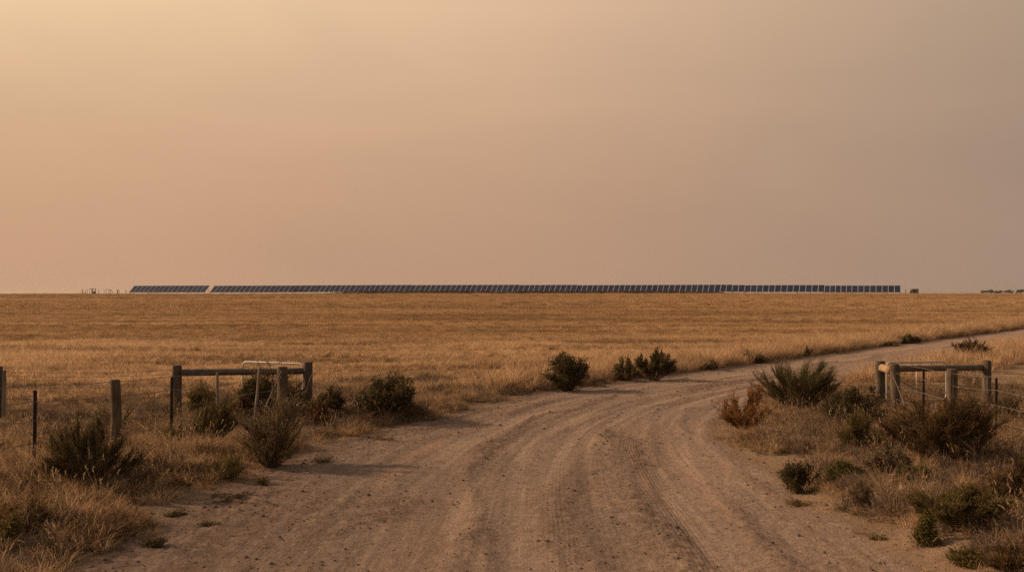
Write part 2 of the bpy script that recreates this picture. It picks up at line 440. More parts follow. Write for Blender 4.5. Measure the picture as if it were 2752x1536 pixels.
def patch(n, w, h, width, lean=.35, bend=.3, rng=RNG, tl=0, th=1):
    """a square of standing stubble"""
    b = MB()
    P = np.stack([rng.uniform(-w / 2, w / 2, n), rng.uniform(-w / 2, w / 2, n), np.full(n, -.03)], 1)
    D = unit(np.array([0, 0, 1.]) + rng.normal(0, lean, (n, 3)) * np.array([1, 1, .2]))
    S = unit(np.cross(D, rng.normal(0, 1, (n, 3))))
    B = (rng.normal(0, .6, (n, 3)) + np.array([.2, 0, -.4])) * (bend * rng.uniform(.2, 1, n))[:, None]
    b.blades(P, D, h * rng.uniform(.4, 1, n), width * rng.uniform(.6, 1.2, n), S, B, rng.uniform(tl, th, n))
    return b
def litter(n, w, L, width, rng=RNG):
    b = MB(); a = rng.uniform(0, 2 * np.pi, n)
    P = np.stack([rng.normal(0, w / 2, n), rng.normal(0, w / 2, n), rng.uniform(.01, .05, n)], 1)
    D = unit(np.stack([np.cos(a), np.sin(a), rng.normal(0, .1, n)], 1))
    S = unit(np.cross(D, np.array([0, 0, 1.]) + rng.normal(0, .3, (n, 3))))
    b.blades(P, D, L * rng.uniform(.4, 1, n), width, S, rng.normal(0, .15, (n, 3)) * np.array([1, 1, .1]), rng.uniform(.2, 1, n))
    return b
def mound(n, w, h, L, width, rng=RNG):
    """a low cushion of fine dead stems"""
    b = MB(); a = rng.uniform(0, 2 * np.pi, n); r = np.sqrt(rng.uniform(0, 1, n)); zz = rng.uniform(0, 1, n)
    P = np.stack([np.cos(a) * r * w / 2 * (1 - .4 * zz), np.sin(a) * r * w / 2 * (1 - .4 * zz), zz * h * (1 - r * r * .8) * .7 - .02], 1)
    D = unit(np.stack([np.cos(a) * r, np.sin(a) * r, np.full(n, .75)], 1) + rng.normal(0, .5, (n, 3)))
    S = unit(np.cross(D, rng.normal(0, 1, (n, 3))))
    b.blades(P, D, L * rng.uniform(.5, 1, n), width, S, rng.normal(0, .3, (n, 3)), rng.uniform(0, 1, n))
    return b
def stone(rng):
    b = MB(); nu, nv = 7, 5
    u = np.arange(nu) / nu * 2 * np.pi; v = np.linspace(-1.35, 1.35, nv)
    U, Vv = np.meshgrid(u, v); r = rng.uniform(.75, 1.2, U.shape)
    P = np.stack([np.cos(U) * np.cos(Vv) * r, np.sin(U) * np.cos(Vv) * r * .8, np.sin(Vv) * r * .6 + .25], -1).reshape(-1, 3)
    i = np.arange(nv - 1)[:, None] * nu; j = np.arange(nu)[None]; k = (j + 1) % nu
    b.add(P, quads=np.stack([i + j, i + k, i + nu + k, i + nu + j], -1).reshape(-1, 4)); b.ngon(np.arange(nu) + (nv - 1) * nu, 0)
    return b
for k in range(5):
    source('src_field', tuft(42, .34, 1.2, .0055, .75, .38, foot=.10).build('tuft_a%d' % k, NEARF, link=False))
for k in range(4):
    source('src_mid', patch(150, 1.0, .30, .0085).build('tuft_b%d' % k, FIELD, link=False))
for k in range(4):
    source('src_far', patch(220, 3.2, .30, .022, .3).build('tuft_c%d' % k, FIELD, link=False))
for k in range(4): source('src_verge', tuft(64, .30, 1.6, .0031, 1.0, .5, foot=.08).build('v0_%d' % k, STRAW, link=False))
for k in range(4): source('src_verge', mound(150, .42, .22, .15, .0034).build('v1_%d' % k, GREYG, link=False))
for k in range(4): source('src_verge', tuft(12, .55, 1.2, .0026, .5, .28, foot=.05, seed_head=9, tl=.1).build('v2_%d' % k, STALK, link=False))
for k in range(4): source('src_verge', tuft(26, .15, 1.6, .0045, 1.4, .5, foot=.09).build('v3_%d' % k, STRAW, link=False))
for k in range(4): source('src_verge', litter(16, .35, .26, .0034).build('v4_%d' % k, STALK, link=False))
for k in range(4): source('src_verge', mound(120, .34, .14, .09, .0045).build('v5_%d' % k, WEED, link=False))
for k in range(4): source('src_verge', mound(130, .55, .34, .13, .0042).build('v6_%d' % k, BROWNG, link=False))
for k in range(4): source('src_edge', tuft(60, .50, 1.2, .0055, .55, .4, foot=.14, tl=.25).build('e_%d' % k, NEARF, link=False))
for k in range(3): source('src_scrub', mound(160, 1.3, .5, .34, .03).build('s_%d' % k, SCRUB, link=False))
STONE = plain_mat('road_stone', (.085, .060, .047), (.15, .108, .082), .9, 0, 30, .2)
for k in range(6): source('src_stone', stone(RNG).build('g_%d' % k, STONE, link=False))

def scatter(name, label, cat, coll, P, scl, idx, tilt=.12, zs=None, tone=None):
    n = len(P); me = bpy.data.meshes.new(name)
    me.vertices.add(n); me.vertices.foreach_set('co', P.astype(np.float32).ravel())
    rot = np.stack([RNG.normal(0, tilt, n), RNG.normal(0, tilt, n), RNG.uniform(0, 6.283, n)], 1)
    sv = np.stack([scl, scl, scl * (zs if zs is not None else 1)], 1)
    for an, ty, arr, key in (('rotv', 'FLOAT_VECTOR', rot, 'vector'), ('sclv', 'FLOAT_VECTOR', sv, 'vector')):
        a = me.attributes.new(an, ty, 'POINT'); a.data.foreach_set(key, arr.astype(np.float32).ravel())
    a = me.attributes.new('tone', 'FLOAT', 'POINT'); a.data.foreach_set('value', np.asarray(tone if tone is not None else np.zeros(n)).astype(np.float32))
    a = me.attributes.new('pick', 'INT', 'POINT'); a.data.foreach_set('value', idx.astype(np.int32))
    o = bpy.data.objects.new(name, me); COL.objects.link(o); tag(o, label, cat, kind='stuff')
    ng = bpy.data.node_groups.new(name + '_scatter', 'GeometryNodeTree')
    ng.interface.new_socket('Geometry', in_out='INPUT', socket_type='NodeSocketGeometry')
    ng.interface.new_socket('Geometry', in_out='OUTPUT', socket_type='NodeSocketGeometry')
    nd = ng.nodes; L = ng.links.new
    gi = nd.new('NodeGroupInput'); go = nd.new('NodeGroupOutput'); ip = nd.new('GeometryNodeInstanceOnPoints')
    ci = nd.new('GeometryNodeCollectionInfo'); ci.inputs['Collection'].default_value = SRC[coll]
    ci.inputs['Separate Children'].default_value = True; ci.inputs['Reset Children'].default_value = True
    def na(nm, ty):
        q = nd.new('GeometryNodeInputNamedAttribute'); q.data_type = ty; q.inputs['Name'].default_value = nm
        return next(s for s in q.outputs if s.enabled and s.name == 'Attribute')
    L(gi.outputs[0], ip.inputs['Points']); L(ci.outputs[0], ip.inputs['Instance']); ip.inputs['Pick Instance'].default_value = True
    L(na('pick', 'INT'), ip.inputs['Instance Index']); L(na('rotv', 'FLOAT_VECTOR'), ip.inputs['Rotation']); L(na('sclv', 'FLOAT_VECTOR'), ip.inputs['Scale'])
    L(ip.outputs[0], go.inputs[0])
    md = o.modifiers.new('scatter', 'NODES'); md.node_group = ng
    return o

def fan_points(n, r0, r1, half=36.0):
    r = np.sqrt(RNG.uniform(r0 * r0, r1 * r1, n)); a = np.radians(RNG.uniform(-half, half, n))
    return r * np.sin(a), r * np.cos(a)
def scatter_field():
    Ps = []
    x, y = fan_points(60000, 24, 66, 35)
    z, lat, s, hw, off = terrain(x, y, True)
    fm = fieldmask(x, y, lat, off)
    den = fbm(x * .16, y * .9, 61, 4)
    keep = (RNG.uniform(0, 1, len(x)) < fm ** 2 * (.10 + 1.0 * sstep(.38, .60, den))) & (off > .35)
    hs = .62 + .75 * sstep(.3, .7, fbm(x * .1, y * .45, 63, 3))
    scatter('field_grass', 'dry golden grass standing in the near paddock', 'grass', 'src_field', np.stack([x, y, z], 1)[keep],
            (hs * RNG.uniform(.75, 1.2, len(x)))[keep], RNG.integers(0, 5, keep.sum()), tone=(1.5 * (fbm(x * .07 + y * .02, y * .5, 101, 4) - .5) + .35 * (hs - 1))[keep])
    x, y = fan_points(36000, 60, 150, 34)
    z, lat, s, hw, off = terrain(x, y, True)
    den = fbm(x * .05, y * .3, 65, 4)
    keep = (off > 1.0) & (RNG.uniform(0, 1, len(x)) < .12 + .85 * sstep(.38, .66, den))
    scatter('stubble_grass', 'dry straw stubble across the middle of the paddock', 'grass', 'src_mid', np.stack([x, y, z], 1)[keep],
            RNG.uniform(.75, 1.15, keep.sum()), RNG.integers(0, 4, keep.sum()), tone=(1.5 * (fbm(x * .03 + y * .01, y * .28, 103, 4) - .5))[keep])
    x, y = fan_points(26000, 140, 300, 33)
    z, lat, s, hw, off = terrain(x, y, True)
    den = fbm(x * .012, y * .12, 67, 4)
    keep = (off > 2.5) & (RNG.uniform(0, 1, len(x)) < .10 + .8 * sstep(.40, .66, den)) & (y < 286)
    scatter('distant_stubble', 'dry straw stubble on the far rise below the solar panels', 'grass', 'src_far', np.stack([x, y, z], 1)[keep],
            RNG.uniform(.8, 1.1, keep.sum()), RNG.integers(0, 4, keep.sum()), zs=(1 - .7 * sstep(225, 255, y[keep])), tone=(1.2 * (fbm(x * .008, y * .13, 105, 4) - .5))[keep])
    # brush under the middle tables
    t = RNG.uniform(835, 1990, 900); y = RNG.uniform(286.5, 289.5, 900); x = (t - CX) / F * y
    scatter('low_scrub', 'dark low scrub along the foot of the middle solar tables', 'scrub', 'src_scrub', np.stack([x, y, terrain(x, y)], 1), RNG.uniform(1.1, 1.9, 900) * (.2 + .8 * sstep(835, 990, t) * (1 - sstep(1900, 1990, t))), RNG.integers(0, 3, 900))
    # taller grass along the road's far edge and on its right side
    s_ = RNG.uniform(43, 175, 10400); i = np.clip(np.searchsorted(_ss, s_) - 1, 0, len(_sl) - 1); t = (s_ - _ss[i]) / _sl[i]
    c = CLP[i] * (1 - t[:, None]) + CLP[i + 1] * t[:, None]; u = _seg[i] / _sl[i][:, None]
    sd = np.where(RNG.uniform(0, 1, 10400) < .62, -1, 1)
    o = sd * (c[:, 2] + .15 + np.abs(RNG.normal(0, 1.1, 10400)) + .25)
    x = c[:, 0] + u[:, 1] * o; y = c[:, 1] - u[:, 0] * o
    z, lat, s, hw, off = terrain(x, y, True)
    keep = (off > .12) & (RNG.uniform(0, 1, len(x)) < .35 + sstep(.35, .6, fbm(s * .3, lat * 0, 71, 3)))
    keep &= ~((y < 33) & (lat > 0)) & (y + RNG.uniform(-1.5, 1.5, len(y)) > 31.5)
    sc = RNG.uniform(.6, 1.25, len(x)) * np.where(y > 60, 1.7, 1.4) * np.clip(.55 + off * .7, .5, 1.2)
    scatter('roadside_grass', 'tall dry grass fringing the far side of the road', 'grass', 'src_edge', np.stack([x, y, z], 1)[keep], sc[keep], RNG.integers(0, 4, keep.sum()))
scatter_field()

def scatter_verge():
    x, y = fan_points(64000, 10, 34, 37)
    z, lat, s, hw, off = terrain(x, y, True)
    fm = fieldmask(x, y, lat, off)
    clump = fbm(x * .7, y * .7, 81, 4); big = fbm(x * .22, y * .22, 83, 3)
    full = sstep(np.where(lat > 0, .1, -.15), np.where(lat > 0, 1.15, .65), off + (fbm(x * .8, y * .8, 85, 3) - .5) * 1.6)          # bare sand beside the road, thick grass by the fence
    p = full * (.34 + .9 * sstep(.38, .60, clump)) * (1 - .75 * fm) + .022 * (off > -.1) + .05 * sstep(-.5, .1, off) * (1 - sstep(.3, .9, off)) * (fbm(x * .6, y * .6, 89, 3) > .5)
    for px, by, w in SHRUBS:
        sx, sy = px2w(px, by); rr = w * sy / F * .5
        if sy < 34: p = np.maximum(p, .55 * (1 - sstep(.5, 1.15, np.hypot(x - sx, y - sy) / (rr + .12))) * (off > .1))
    strip = (lat < 0) * sstep(22.0, 24, y - .25 * np.clip(-x - 8, 0, 4)) * (1 - sstep(27.5, 29, y)) * (1 - sstep(-6.2, -4.8, x))      # bare strip behind the fence
    p = p * (1 - .55 * strip)
    r = RNG.uniform(0, 1, len(x)); keep = (r < p * .85) & (off > -.5)
    x, y, z, off, lat, full, big, clump = (q[keep] for q in (x, y, z, off, lat, full, big, clump))
    n = len(x)
    w = np.stack([1.0 + .7 * (lat > 0) + 1.2 * sstep(.45, .6, big), 1.5 * sstep(.62, .42, 1 - big) * 0 + 1.5 * (1 - sstep(.4, .58, big)), .34 * full, .8 + 1.5 * (1 - full), .30 + 0 * full, .05 + .45 * (1 - full) * (vnoise(x * .9, y * .9, 87) > .62), (.15 + 1.3 * sstep(.52, .68, fbm(x * .9, y * .9, 88, 3))) * full], 1)
    w[:, 1] *= full
    cw = np.cumsum(w, 1); cw /= cw[:, -1:]
    typ = (RNG.uniform(0, 1, n)[:, None] > cw).sum(1)
    scl = RNG.uniform(.55, 1.25, n) * (.5 + .6 * full) * np.where(lat > 0, 1.12, 1.0) * (1 - .25 * sstep(19, 22.5, y) * (np.abs(x) > 5.5)) * np.where(clump > .6, 1.15, .95)
    scatter('verge_grass', 'tangled dry grass and dead stems on both road verges', 'grass', 'src_verge', np.stack([x, y, z], 1), scl, typ * 4 + RNG.integers(0, 4, n), .18)

def scatter_stones():
    x, y = fan_points(170000, 9.5, 46, 33)
    z, lat, s, hw, off = terrain(x, y, True)
    ln = lat / hw * 4.4
    rl, rg = road_relief(x, y, ln, s)
    keep = (off < .7) & (RNG.uniform(0, 1, len(x)) < .09 + .8 * rg)
    x, y, z, rg = x[keep], y[keep], z[keep], rg[keep]; n = len(x)
    big = RNG.uniform(0, 1, n) < .12
    scl = np.where(big, .0145 * np.exp(RNG.normal(0, .42, n)), .0062 * np.exp(RNG.normal(0, .45, n))).clip(.003, .04)
    scatter('gravel', 'loose dark stones and clods scattered over the road', 'gravel', 'src_stone', np.stack([x, y, z], 1), scl, RNG.integers(0, 6, n), .4)
scatter_stones()

# ------------------------------------------------------------------ shrubs
SHRUBS = []
def shrub(label, px, base_y, w_px, h_px, pal, form='broom', n=26, tw=11, lf=22, seed=0, lean=(0, 0), leafL=.055, leafW=.0042, group=None, t0=.35, spread=1.0, name='shrub', stems=1.0, grad=0.0, flat=.42, depth=.9, bulge=.46, even=False):
    """stems rising from one crown, twigs along them, leaves along the twigs, then fitted to the measured size"""
    rng = np.random.default_rng(1000 + seed); SHRUBS.append((px, base_y, w_px))
    x, d = px2w(px, base_y); z = tz(x, d)
    w = w_px * d / F; h = h_px * d / F + max(0, -z) * 0
    st = MB(); fo = MB(); P_, D_, T_ = [], [], []
    nl = int(rng.integers(5, 9)) + 4 * even; lobes = []
    for q in range(nl):
        la = q / nl * 6.283 + rng.uniform(-.5, .5); lr = rng.uniform(.35, 1.0) if q else .1
        lobes.append((la, lr, rng.uniform(.62, 1.0)) if not even else (la, rng.uniform(.45, 1.0), rng.uniform(.8, 1.0)))
    for i in range(n):
        la, lr, lh = lobes[rng.integers(nl)]; a = la + rng.normal(0, .32); r = min(1.1, abs(lr + rng.normal(0, .16)))
        tip = np.array([math.cos(a) * r * w / 2 * spread + lean[0] * h, math.sin(a) * r * w / 2 * depth * spread + lean[1] * h, lh * h * (1 - (1 - flat) * min(r, 1) ** 2.4) * (rng.uniform(.62, 1.0) if rng.uniform() > .25 else rng.uniform(.3, .62))])
        b0 = np.array([tip[0] * .10 + rng.normal(0, .035 * w), tip[1] * .10 + rng.normal(0, .035 * w), -.03])
        c = b0 + (tip - b0) * np.array([bulge, bulge, .5]) + rng.normal(0, .05 * h, 3)
        t = np.linspace(0, 1, 6)[:, None]
        path = (1 - t) ** 2 * b0 + 2 * t * (1 - t) * c + t ** 2 * tip
        st.tube(path, np.linspace(.013, .0035, 6) * h ** .5 * stems, 4, False, rng.uniform(0, 1))
        stem_t = rng.uniform(-.3, .22)
        m = max(2, int(tw * 1.25 * rng.uniform(.6, 1.4)))
        for q in range(m):
            tt = t0 + (1 - t0) * rng.uniform(0, 1) ** .75
            o = (1 - tt) ** 2 * b0 + 2 * tt * (1 - tt) * c + tt ** 2 * tip
            tg = unit(2 * (1 - tt) * (c - b0) + 2 * tt * (tip - c))
            rd = rng.normal(0, 1, 3)
            dr = unit(tg * (.9 if form == 'broom' else .45) + rd * (.28 if form == 'broom' else .55) + np.array([0, 0, .35]))
            ln = h * (rng.uniform(.14, .30) if form == 'broom' else rng.uniform(.10, .24))
            st.tube(np.stack([o, o + dr * ln * .5 + rng.normal(0, .012, 3), o + dr * ln]), np.array([.003, .0022, .001]) * h ** .5 * stems, 3, False, rng.uniform(0, 1))
            k = int(lf * rng.uniform(.35, 1.05)); v = rng.uniform(.05, 1.05, k)[:, None]
            pp = o + dr * ln * v + rng.normal(0, .012 if form == 'broom' else .022, (k, 3))
            if form == 'broom': dd = unit(dr + rng.normal(0, .28, (k, 3)) + np.array([0, 0, .15]))
            else: dd = unit(dr * .5 + rng.normal(0, .7, (k, 3)))
            P_.append(pp); D_.append(dd)
            T_.append(np.clip(.5 + stem_t + rng.normal(0, .13) + rng.normal(0, .14, k) + grad * (pp[:, 2] / h - .55), 0, 1))
    for q in range(max(4, n // 5)):
        a = rng.uniform(0, 6.283); r = rng.uniform(.3, 1.05); e_ = np.array([math.cos(a) * r * w / 2, math.sin(a) * r * w / 2, h * rng.uniform(.3, 1.02) * (1.1 - .6 * r)])
        t = np.linspace(0, 1, 5)[:, None]; st.tube(t * e_ + np.sin(t * 3.1) * rng.normal(0, .05 * h, 3), np.linspace(.006, .0018, 5) * h ** .5, 3, False, rng.uniform(.5, 1))
    P = np.vstack(P_); D = np.vstack(D_); T = np.concatenate(T_); k = len(P)
    S = unit(np.cross(D, rng.normal(0, 1, (k, 3))))
    fo.leaves(P, D, leafL * rng.uniform(.6, 1.2, k), leafW * rng.uniform(.7, 1.2, k), S, T)
    lo, hi = np.percentile(P, .8, axis=0), np.percentile(P, 99.2, axis=0)
    sx = w / (hi[0] - lo[0]); szz = h / hi[2]; cx = (hi[0] + lo[0]) / 2
    for b in (st, fo):
        for v in b.v:
            zt = np.clip(v[:, 2] / hi[2], 0, 1)
            v[:, 0] = v[:, 0] * sx - cx * sx * zt * (0 if lean[0] else 1); v[:, 1] *= sx; v[:, 2] *= szz
    root = empty(name, (x, d, z), label, 'plant' if name != 'shrub' else 'shrub', group)
    st.build('stems', TWIG, root)
    fo.build('foliage', PALETTE[pal], root)
    return root

# left of the road
shrub('dark broom-like shrub fanning out in front of the leftmost steel picket and round post', 238, 1302, 240, 172, 'broom', n=46, tw=14, lf=32, seed=1, t0=.52, flat=.5, leafL=.045, leafW=.0036, stems=1.8, bulge=.40, even=True)
shrub('rounded olive shrub beside the black picket left of the rail fence', 562, 1198, 165, 124, 'olive', n=60, tw=13, lf=24, seed=2, grad=-.3, t0=.3)
shrub('tall straggly shrub with pale dead tops, in front of the left gate posts', 730, 1250, 150, 190, 'grey', n=46, tw=12, lf=16, seed=3, t0=.2, flat=.7)
shrub('olive leafy lower shrub growing through the pale straggly one', 735, 1253, 135, 130, 'olive', n=30, tw=11, lf=20, seed=33, t0=.2, flat=.7)
shrub('small spiky olive tussock at the bare sand edge left of the road', 610, 1286, 92, 62, 'olive', n=46, tw=5, lf=14, seed=4, t0=.15, flat=.5)
shrub('small green bush behind the wire fence under the long left rail', 532, 1112, 82, 76, 'olive', 'leafy', n=26, tw=10, lf=26, seed=5, leafL=.04, leafW=.010)
shrub('tall green bush growing through the open left gate', 745, 1112, 150, 122, 'olive', 'leafy', n=44, tw=13, lf=26, seed=6, leafL=.04, leafW=.011, flat=.6)
shrub('green bush left of the leaning stake with reddish foot', 668, 1116, 78, 92, 'olive', 'leafy', n=26, tw=11, lf=26, seed=61, leafL=.04, leafW=.010, flat=.6)
shrub('low dark red bush under the leaning stake', 662, 1124, 72, 52, 'red', n=30, tw=8, lf=18, seed=62, t0=.15)
shrub('dark green spreading bush right of the end post of the left rail', 878, 1124, 88, 80, 'broom', 'leafy', n=40, tw=12, lf=26, seed=7, leafL=.045, leafW=.010, flat=.5)
shrub('dark reddish mound of dead stems at the foot of the left gate posts', 850, 1140, 104, 50, 'red', n=40, tw=9, lf=18, seed=71, t0=.1, flat=.45)
shrub('round-leaved bush standing alone between the left gate and the road', 1042, 1128, 144, 108, 'leafy', 'leafy', n=34, tw=13, lf=28, seed=8, leafL=.045, leafW=.013, flat=.5)
shrub('sparse yellowish sprigs around the foot of the round wooden post', 315, 1138, 96, 82, 'olive', n=14, tw=4, lf=12, seed=9, t0=.3)
shrub('pale sprawling tangle of dead twigs left of the rail fence post', 450, 1140, 70, 70, 'grey', n=18, tw=5, lf=10, seed=91, t0=.25)
shrub('dark tangled shrub cut by the lower left picture corner', 62, 1430, 150, 92, 'brown', n=34, tw=9, lf=20, seed=10, t0=.15, flat=.5)
shrub('low yellow-green bush by the left picture edge', 20, 1462, 84, 82, 'olive', 'leafy', n=22, tw=8, lf=18, seed=101, leafL=.035, leafW=.009)
# far side of the road
shrub('dark bush at the paddock edge, nearest the bend of the road', 1527, 1050, 102, 92, 'leafy', 'leafy', n=42, tw=14, lf=28, seed=11, leafL=.05, leafW=.014, flat=.75)
shrub('olive bush beside the fan-shaped bush at the paddock edge', 1684, 1022, 78, 58, 'olive', n=34, tw=11, lf=20, seed=12, leafL=.07, leafW=.009)
shrub('dark fan-shaped bush on the far road edge', 1757, 1022, 102, 72, 'broom', n=30, tw=16, lf=30, seed=13, leafL=.085, leafW=.010, t0=.45, flat=.55)
for i, (px, by, w, h, lab) in enumerate(((1880, 988, 26, 34, 'first small green sprig in the grass right of the fan-shaped bush'), (1912, 994, 34, 30, 'broader low green sprig among the roadside grass'),
        (1930, 978, 18, 26, 'thin upright green sprig behind the roadside grass'), (2008, 974, 16, 34, 'tall thin dark weed stalk in the roadside grass'), (2044, 976, 40, 24, 'grey green low clump at the far road edge, near the tall thin weed'))):
    shrub(lab, px, by, w, h, 'broom', 'leafy', n=14, tw=6, lf=12, seed=140 + i, leafL=.06, leafW=.012, group='green sprigs along the far road edge')
shrub('rounded dark bush on the distant stretch of road edge', 2440, 922, 52, 20, 'olive', 'leafy', n=26, tw=10, lf=18, seed=15, leafL=.11, leafW=.03, flat=.6)
shrub('thin dark weed on the distant road edge before the rounded bush', 2172, 958, 18, 28, 'brown', n=12, tw=6, lf=12, seed=16, leafL=.08, leafW=.01)
shrub('low flat dark bush on the distant road edge left of the rounded one', 2390, 929, 44, 9, 'olive', 'leafy', n=22, tw=8, lf=16, seed=17, leafL=.1, leafW=.025)
# right of the road
shrub('large green-topped shrub with bare brown stems left of the right gate', 2146, 1102, 196, 128, 'green', n=84, tw=16, lf=30, seed=77, t0=.45, even=True, grad=1.1, flat=.66, leafL=.042, stems=1.3, bulge=.40)
shrub('rusty orange dry bush at the tip of the right verge', 2002, 1152, 108, 106, 'rust', n=42, tw=11, lf=22, seed=21, t0=.2, flat=.55)
shrub('dark dense leafy bush against the right gate post', 2288, 1142, 150, 98, 'leafy', 'leafy', n=52, tw=14, lf=30, seed=22, leafL=.04, leafW=.012, flat=.6)
shrub('fine grey-green bush in the middle of the right verge', 2316, 1218, 116, 104, 'olive', n=40, tw=11, lf=22, seed=23, t0=.25, flat=.6)
shrub('biggest dark brown shrub in front of the right wire fence', 2536, 1240, 236, 160, 'brown', n=84, tw=17, lf=30, seed=24, t0=.28, flat=.62, grad=-.25)
shrub('dark olive half of the thicket beside the right steel picket', 2596, 1236, 128, 150, 'broom', n=50, tw=14, lf=26, seed=241, t0=.3, flat=.6)
shrub('spiky dark bush on the near road edge behind the right gate', 2598, 976, 104, 60, 'brown', n=34, tw=13, lf=24, seed=25, leafL=.075, leafW=.010, t0=.3)
shrub('low bright green leafy plant on the right sand bank', 2272, 1296, 84, 52, 'lime', 'leafy', n=28, tw=9, lf=20, seed=26, leafL=.04, leafW=.012)
shrub('grey-brown leafy bush with dry flower heads on the right verge', 2382, 1288, 112, 100, 'grey', 'leafy', n=36, tw=11, lf=22, seed=27, leafL=.035, leafW=.010, flat=.6)
shrub('green patch at the right foot of the grey flower-head bush', 2450, 1300, 92, 50, 'lime', 'leafy', n=24, tw=9, lf=18, seed=271, leafL=.04, leafW=.011)
shrub('small dull green bush on bare sand at the right road edge', 2146, 1322, 100, 80, 'leafy', 'leafy', n=26, tw=9, lf=20, seed=28, leafL=.035, leafW=.010, flat=.7)
shrub('narrow brown upright tussock on the sand right of the road', 2315, 1360, 54, 66, 'grey', n=34, tw=7, lf=16, seed=29, t0=.15, flat=.8)
shrub('olive shrub with upright sprays on the lower right bank', 2580, 1426, 200, 112, 'olive', n=50, tw=13, lf=26, seed=30, t0=.3, flat=.65, grad=.2)
shrub('small bright green shrub on the lower right sand', 2486, 1462, 56, 72, 'green', 'leafy', n=24, tw=10, lf=24, seed=31, leafL=.035, leafW=.010, flat=.8)
shrub('brown bushy mass at the right picture edge', 2712, 1362, 150, 112, 'brown', n=50, tw=12, lf=26, seed=32, t0=.2, flat=.6)
shrub('low dark bush behind the right steel picket', 2716, 1132, 66, 58, 'leafy', 'leafy', n=26, tw=10, lf=20, seed=34, leafL=.04, leafW=.011)
shrub('bushy brown clump in the lower right picture corner', 2730, 1530, 120, 84, 'brown', n=34, tw=10, lf=22, seed=35, t0=.2, flat=.5)
shrub('low olive leafy clump near the lower right picture corner', 2590, 1510, 80, 32, 'olive', 'leafy', n=24, tw=8, lf=16, seed=36, leafL=.035, leafW=.009)
shrub('dead twiggy bush behind the right fence, seen through its wires', 2620, 1046, 56, 44, 'brown', n=22, tw=8, lf=10, seed=37, leafL=.05, leafW=.006)
for i, (px, by, w, h, pal, lab) in enumerate(((2150, 1352, 78, 13, 'lime', 'flat bright green grass patch on the sand right of the road'), (418, 1466, 72, 34, 'broom', 'dark spiky weed alone on the sand left of the road'),
        (630, 1338, 110, 22, 'broom', 'flat dark weed mat at the left road edge under the tussock'), (470, 1384, 60, 16, 'broom', 'creeping dark weed lying on pale sand below the grass'),
        (560, 1410, 66, 12, 'broom', 'thin flat weed on sand nearest the left wheel track'), (2358, 1448, 40, 16, 'lime', 'tiny green tuft on the sand left of the small bright green shrub'),
        (1010, 1180, 110, 16, 'lime', 'low green weed strip at the left road edge below the round-leaved bush'), (870, 1240, 60, 18, 'lime', 'low green weed clump at the left road edge'), (705, 1300, 34, 26, 'lime', 'little green weed beside the left sand bank'))):
    shrub(lab, px, by, w, h * .8, 'olive' if pal == 'lime' else pal, 'leafy', n=24, tw=4, lf=8, seed=300 + i, leafL=.035, leafW=.006, t0=.1, name='weed', group='low weeds on the road edge sand')

# bare twiggy plant on the right bank
def bare_plant(label, px, by, h_px, seed):
    rng = np.random.default_rng(seed); x, d = px2w(px, by); root = empty('dead_plant', (x, d, tz(x, d)), label, 'plant')
    h = h_px * d / F; b = MB()
    def grow(o, dr, L, r, lev):
        pts = [o]
        for q in range(4):
            dr = unit(dr + rng.normal(0, .16, 3)); pts.append(pts[-1] + dr * L / 4)
        b.tube(np.array(pts), np.linspace(r, r * .5, 5), 4, False, rng.uniform(.2, 1))
        if lev < 3:
            for q in range(3 if lev < 2 else 2):
                grow(pts[rng.integers(2, 5)], unit(dr + rng.normal(0, .45, 3)), L * rng.uniform(.45, .7), r * .55, lev + 1)
    for q in range(4): grow(np.array([rng.normal(0, .03), rng.normal(0, .03), -.02]), unit(np.array([rng.normal(0, .35), rng.normal(0, .35), 1.])), h * .55, .007, 0)
    b.build('branches', TWIG, root)
bare_plant('leafless twiggy plant in front of the big brown shrub', 2640, 1290, 130, 5)
bare_plant('leafless fine stalks beside the picket at the right edge', 2700, 1262, 90, 6)

scatter_verge()
# ------------------------------------------------------------------ fences
def post_mesh(h, r, seed, bend=0.0, sides=18, cone=0.0):
    rng = np.random.default_rng(seed); b = MB(); n = 14
    zz = np.linspace(-.25, h, n)
    off = bend * np.sin(np.clip(zz, 0, h) / h * 4.2)[:, None] * np.array([1, .2, 0]) + np.cumsum(rng.normal(0, .0018, (n, 3)) * np.array([1, 1, 0]), 0)
    pts = np.stack([0 * zz, 0 * zz, zz], 1) + off
    gr = rng.uniform(0, 2 * np.pi, 4); dp = rng.uniform(.04, .14, 4); ph = rng.uniform(0, 9)
    def rough(t, a):
        q = 1 + .035 * np.sin(3 * a + ph) + .02 * np.sin(5 * a + 2 * ph + 3 * t)
        for g_, d_ in zip(gr, dp): q = q - d_ * np.exp(-((np.angle(np.exp(1j * (a - g_ - .5 * t)))) / .10) ** 2)
        return q
    rad = np.full(n, r) * (1 - cone * zz / h); rad[-1] *= .94
    pts = np.vstack([pts, pts[-1:] + [[0, 0, .008]]]); rad = np.append(rad, rad[-1] * .80)
    b.tube(pts, rad, sides * 2, True, .5, rough)
    return b
def log_mesh(p0, p1, r, seed, sides=24):
    rng = np.random.default_rng(seed); b = MB(); n = 12; t = np.linspace(0, 1, n)[:, None]
    pts = np.array(p0) * (1 - t) + np.array(p1) * t + np.cumsum(rng.normal(0, .002, (n, 3)), 0)
    ph = rng.uniform(0, 9)
    b.tube(pts, np.linspace(r, r * .92, n), sides, True, .5, lambda tt, a: 1 + .03 * np.sin(3 * a + ph + tt * 2) - .08 * np.exp(-((np.angle(np.exp(1j * (a - ph)))) / .12) ** 2))
    return b
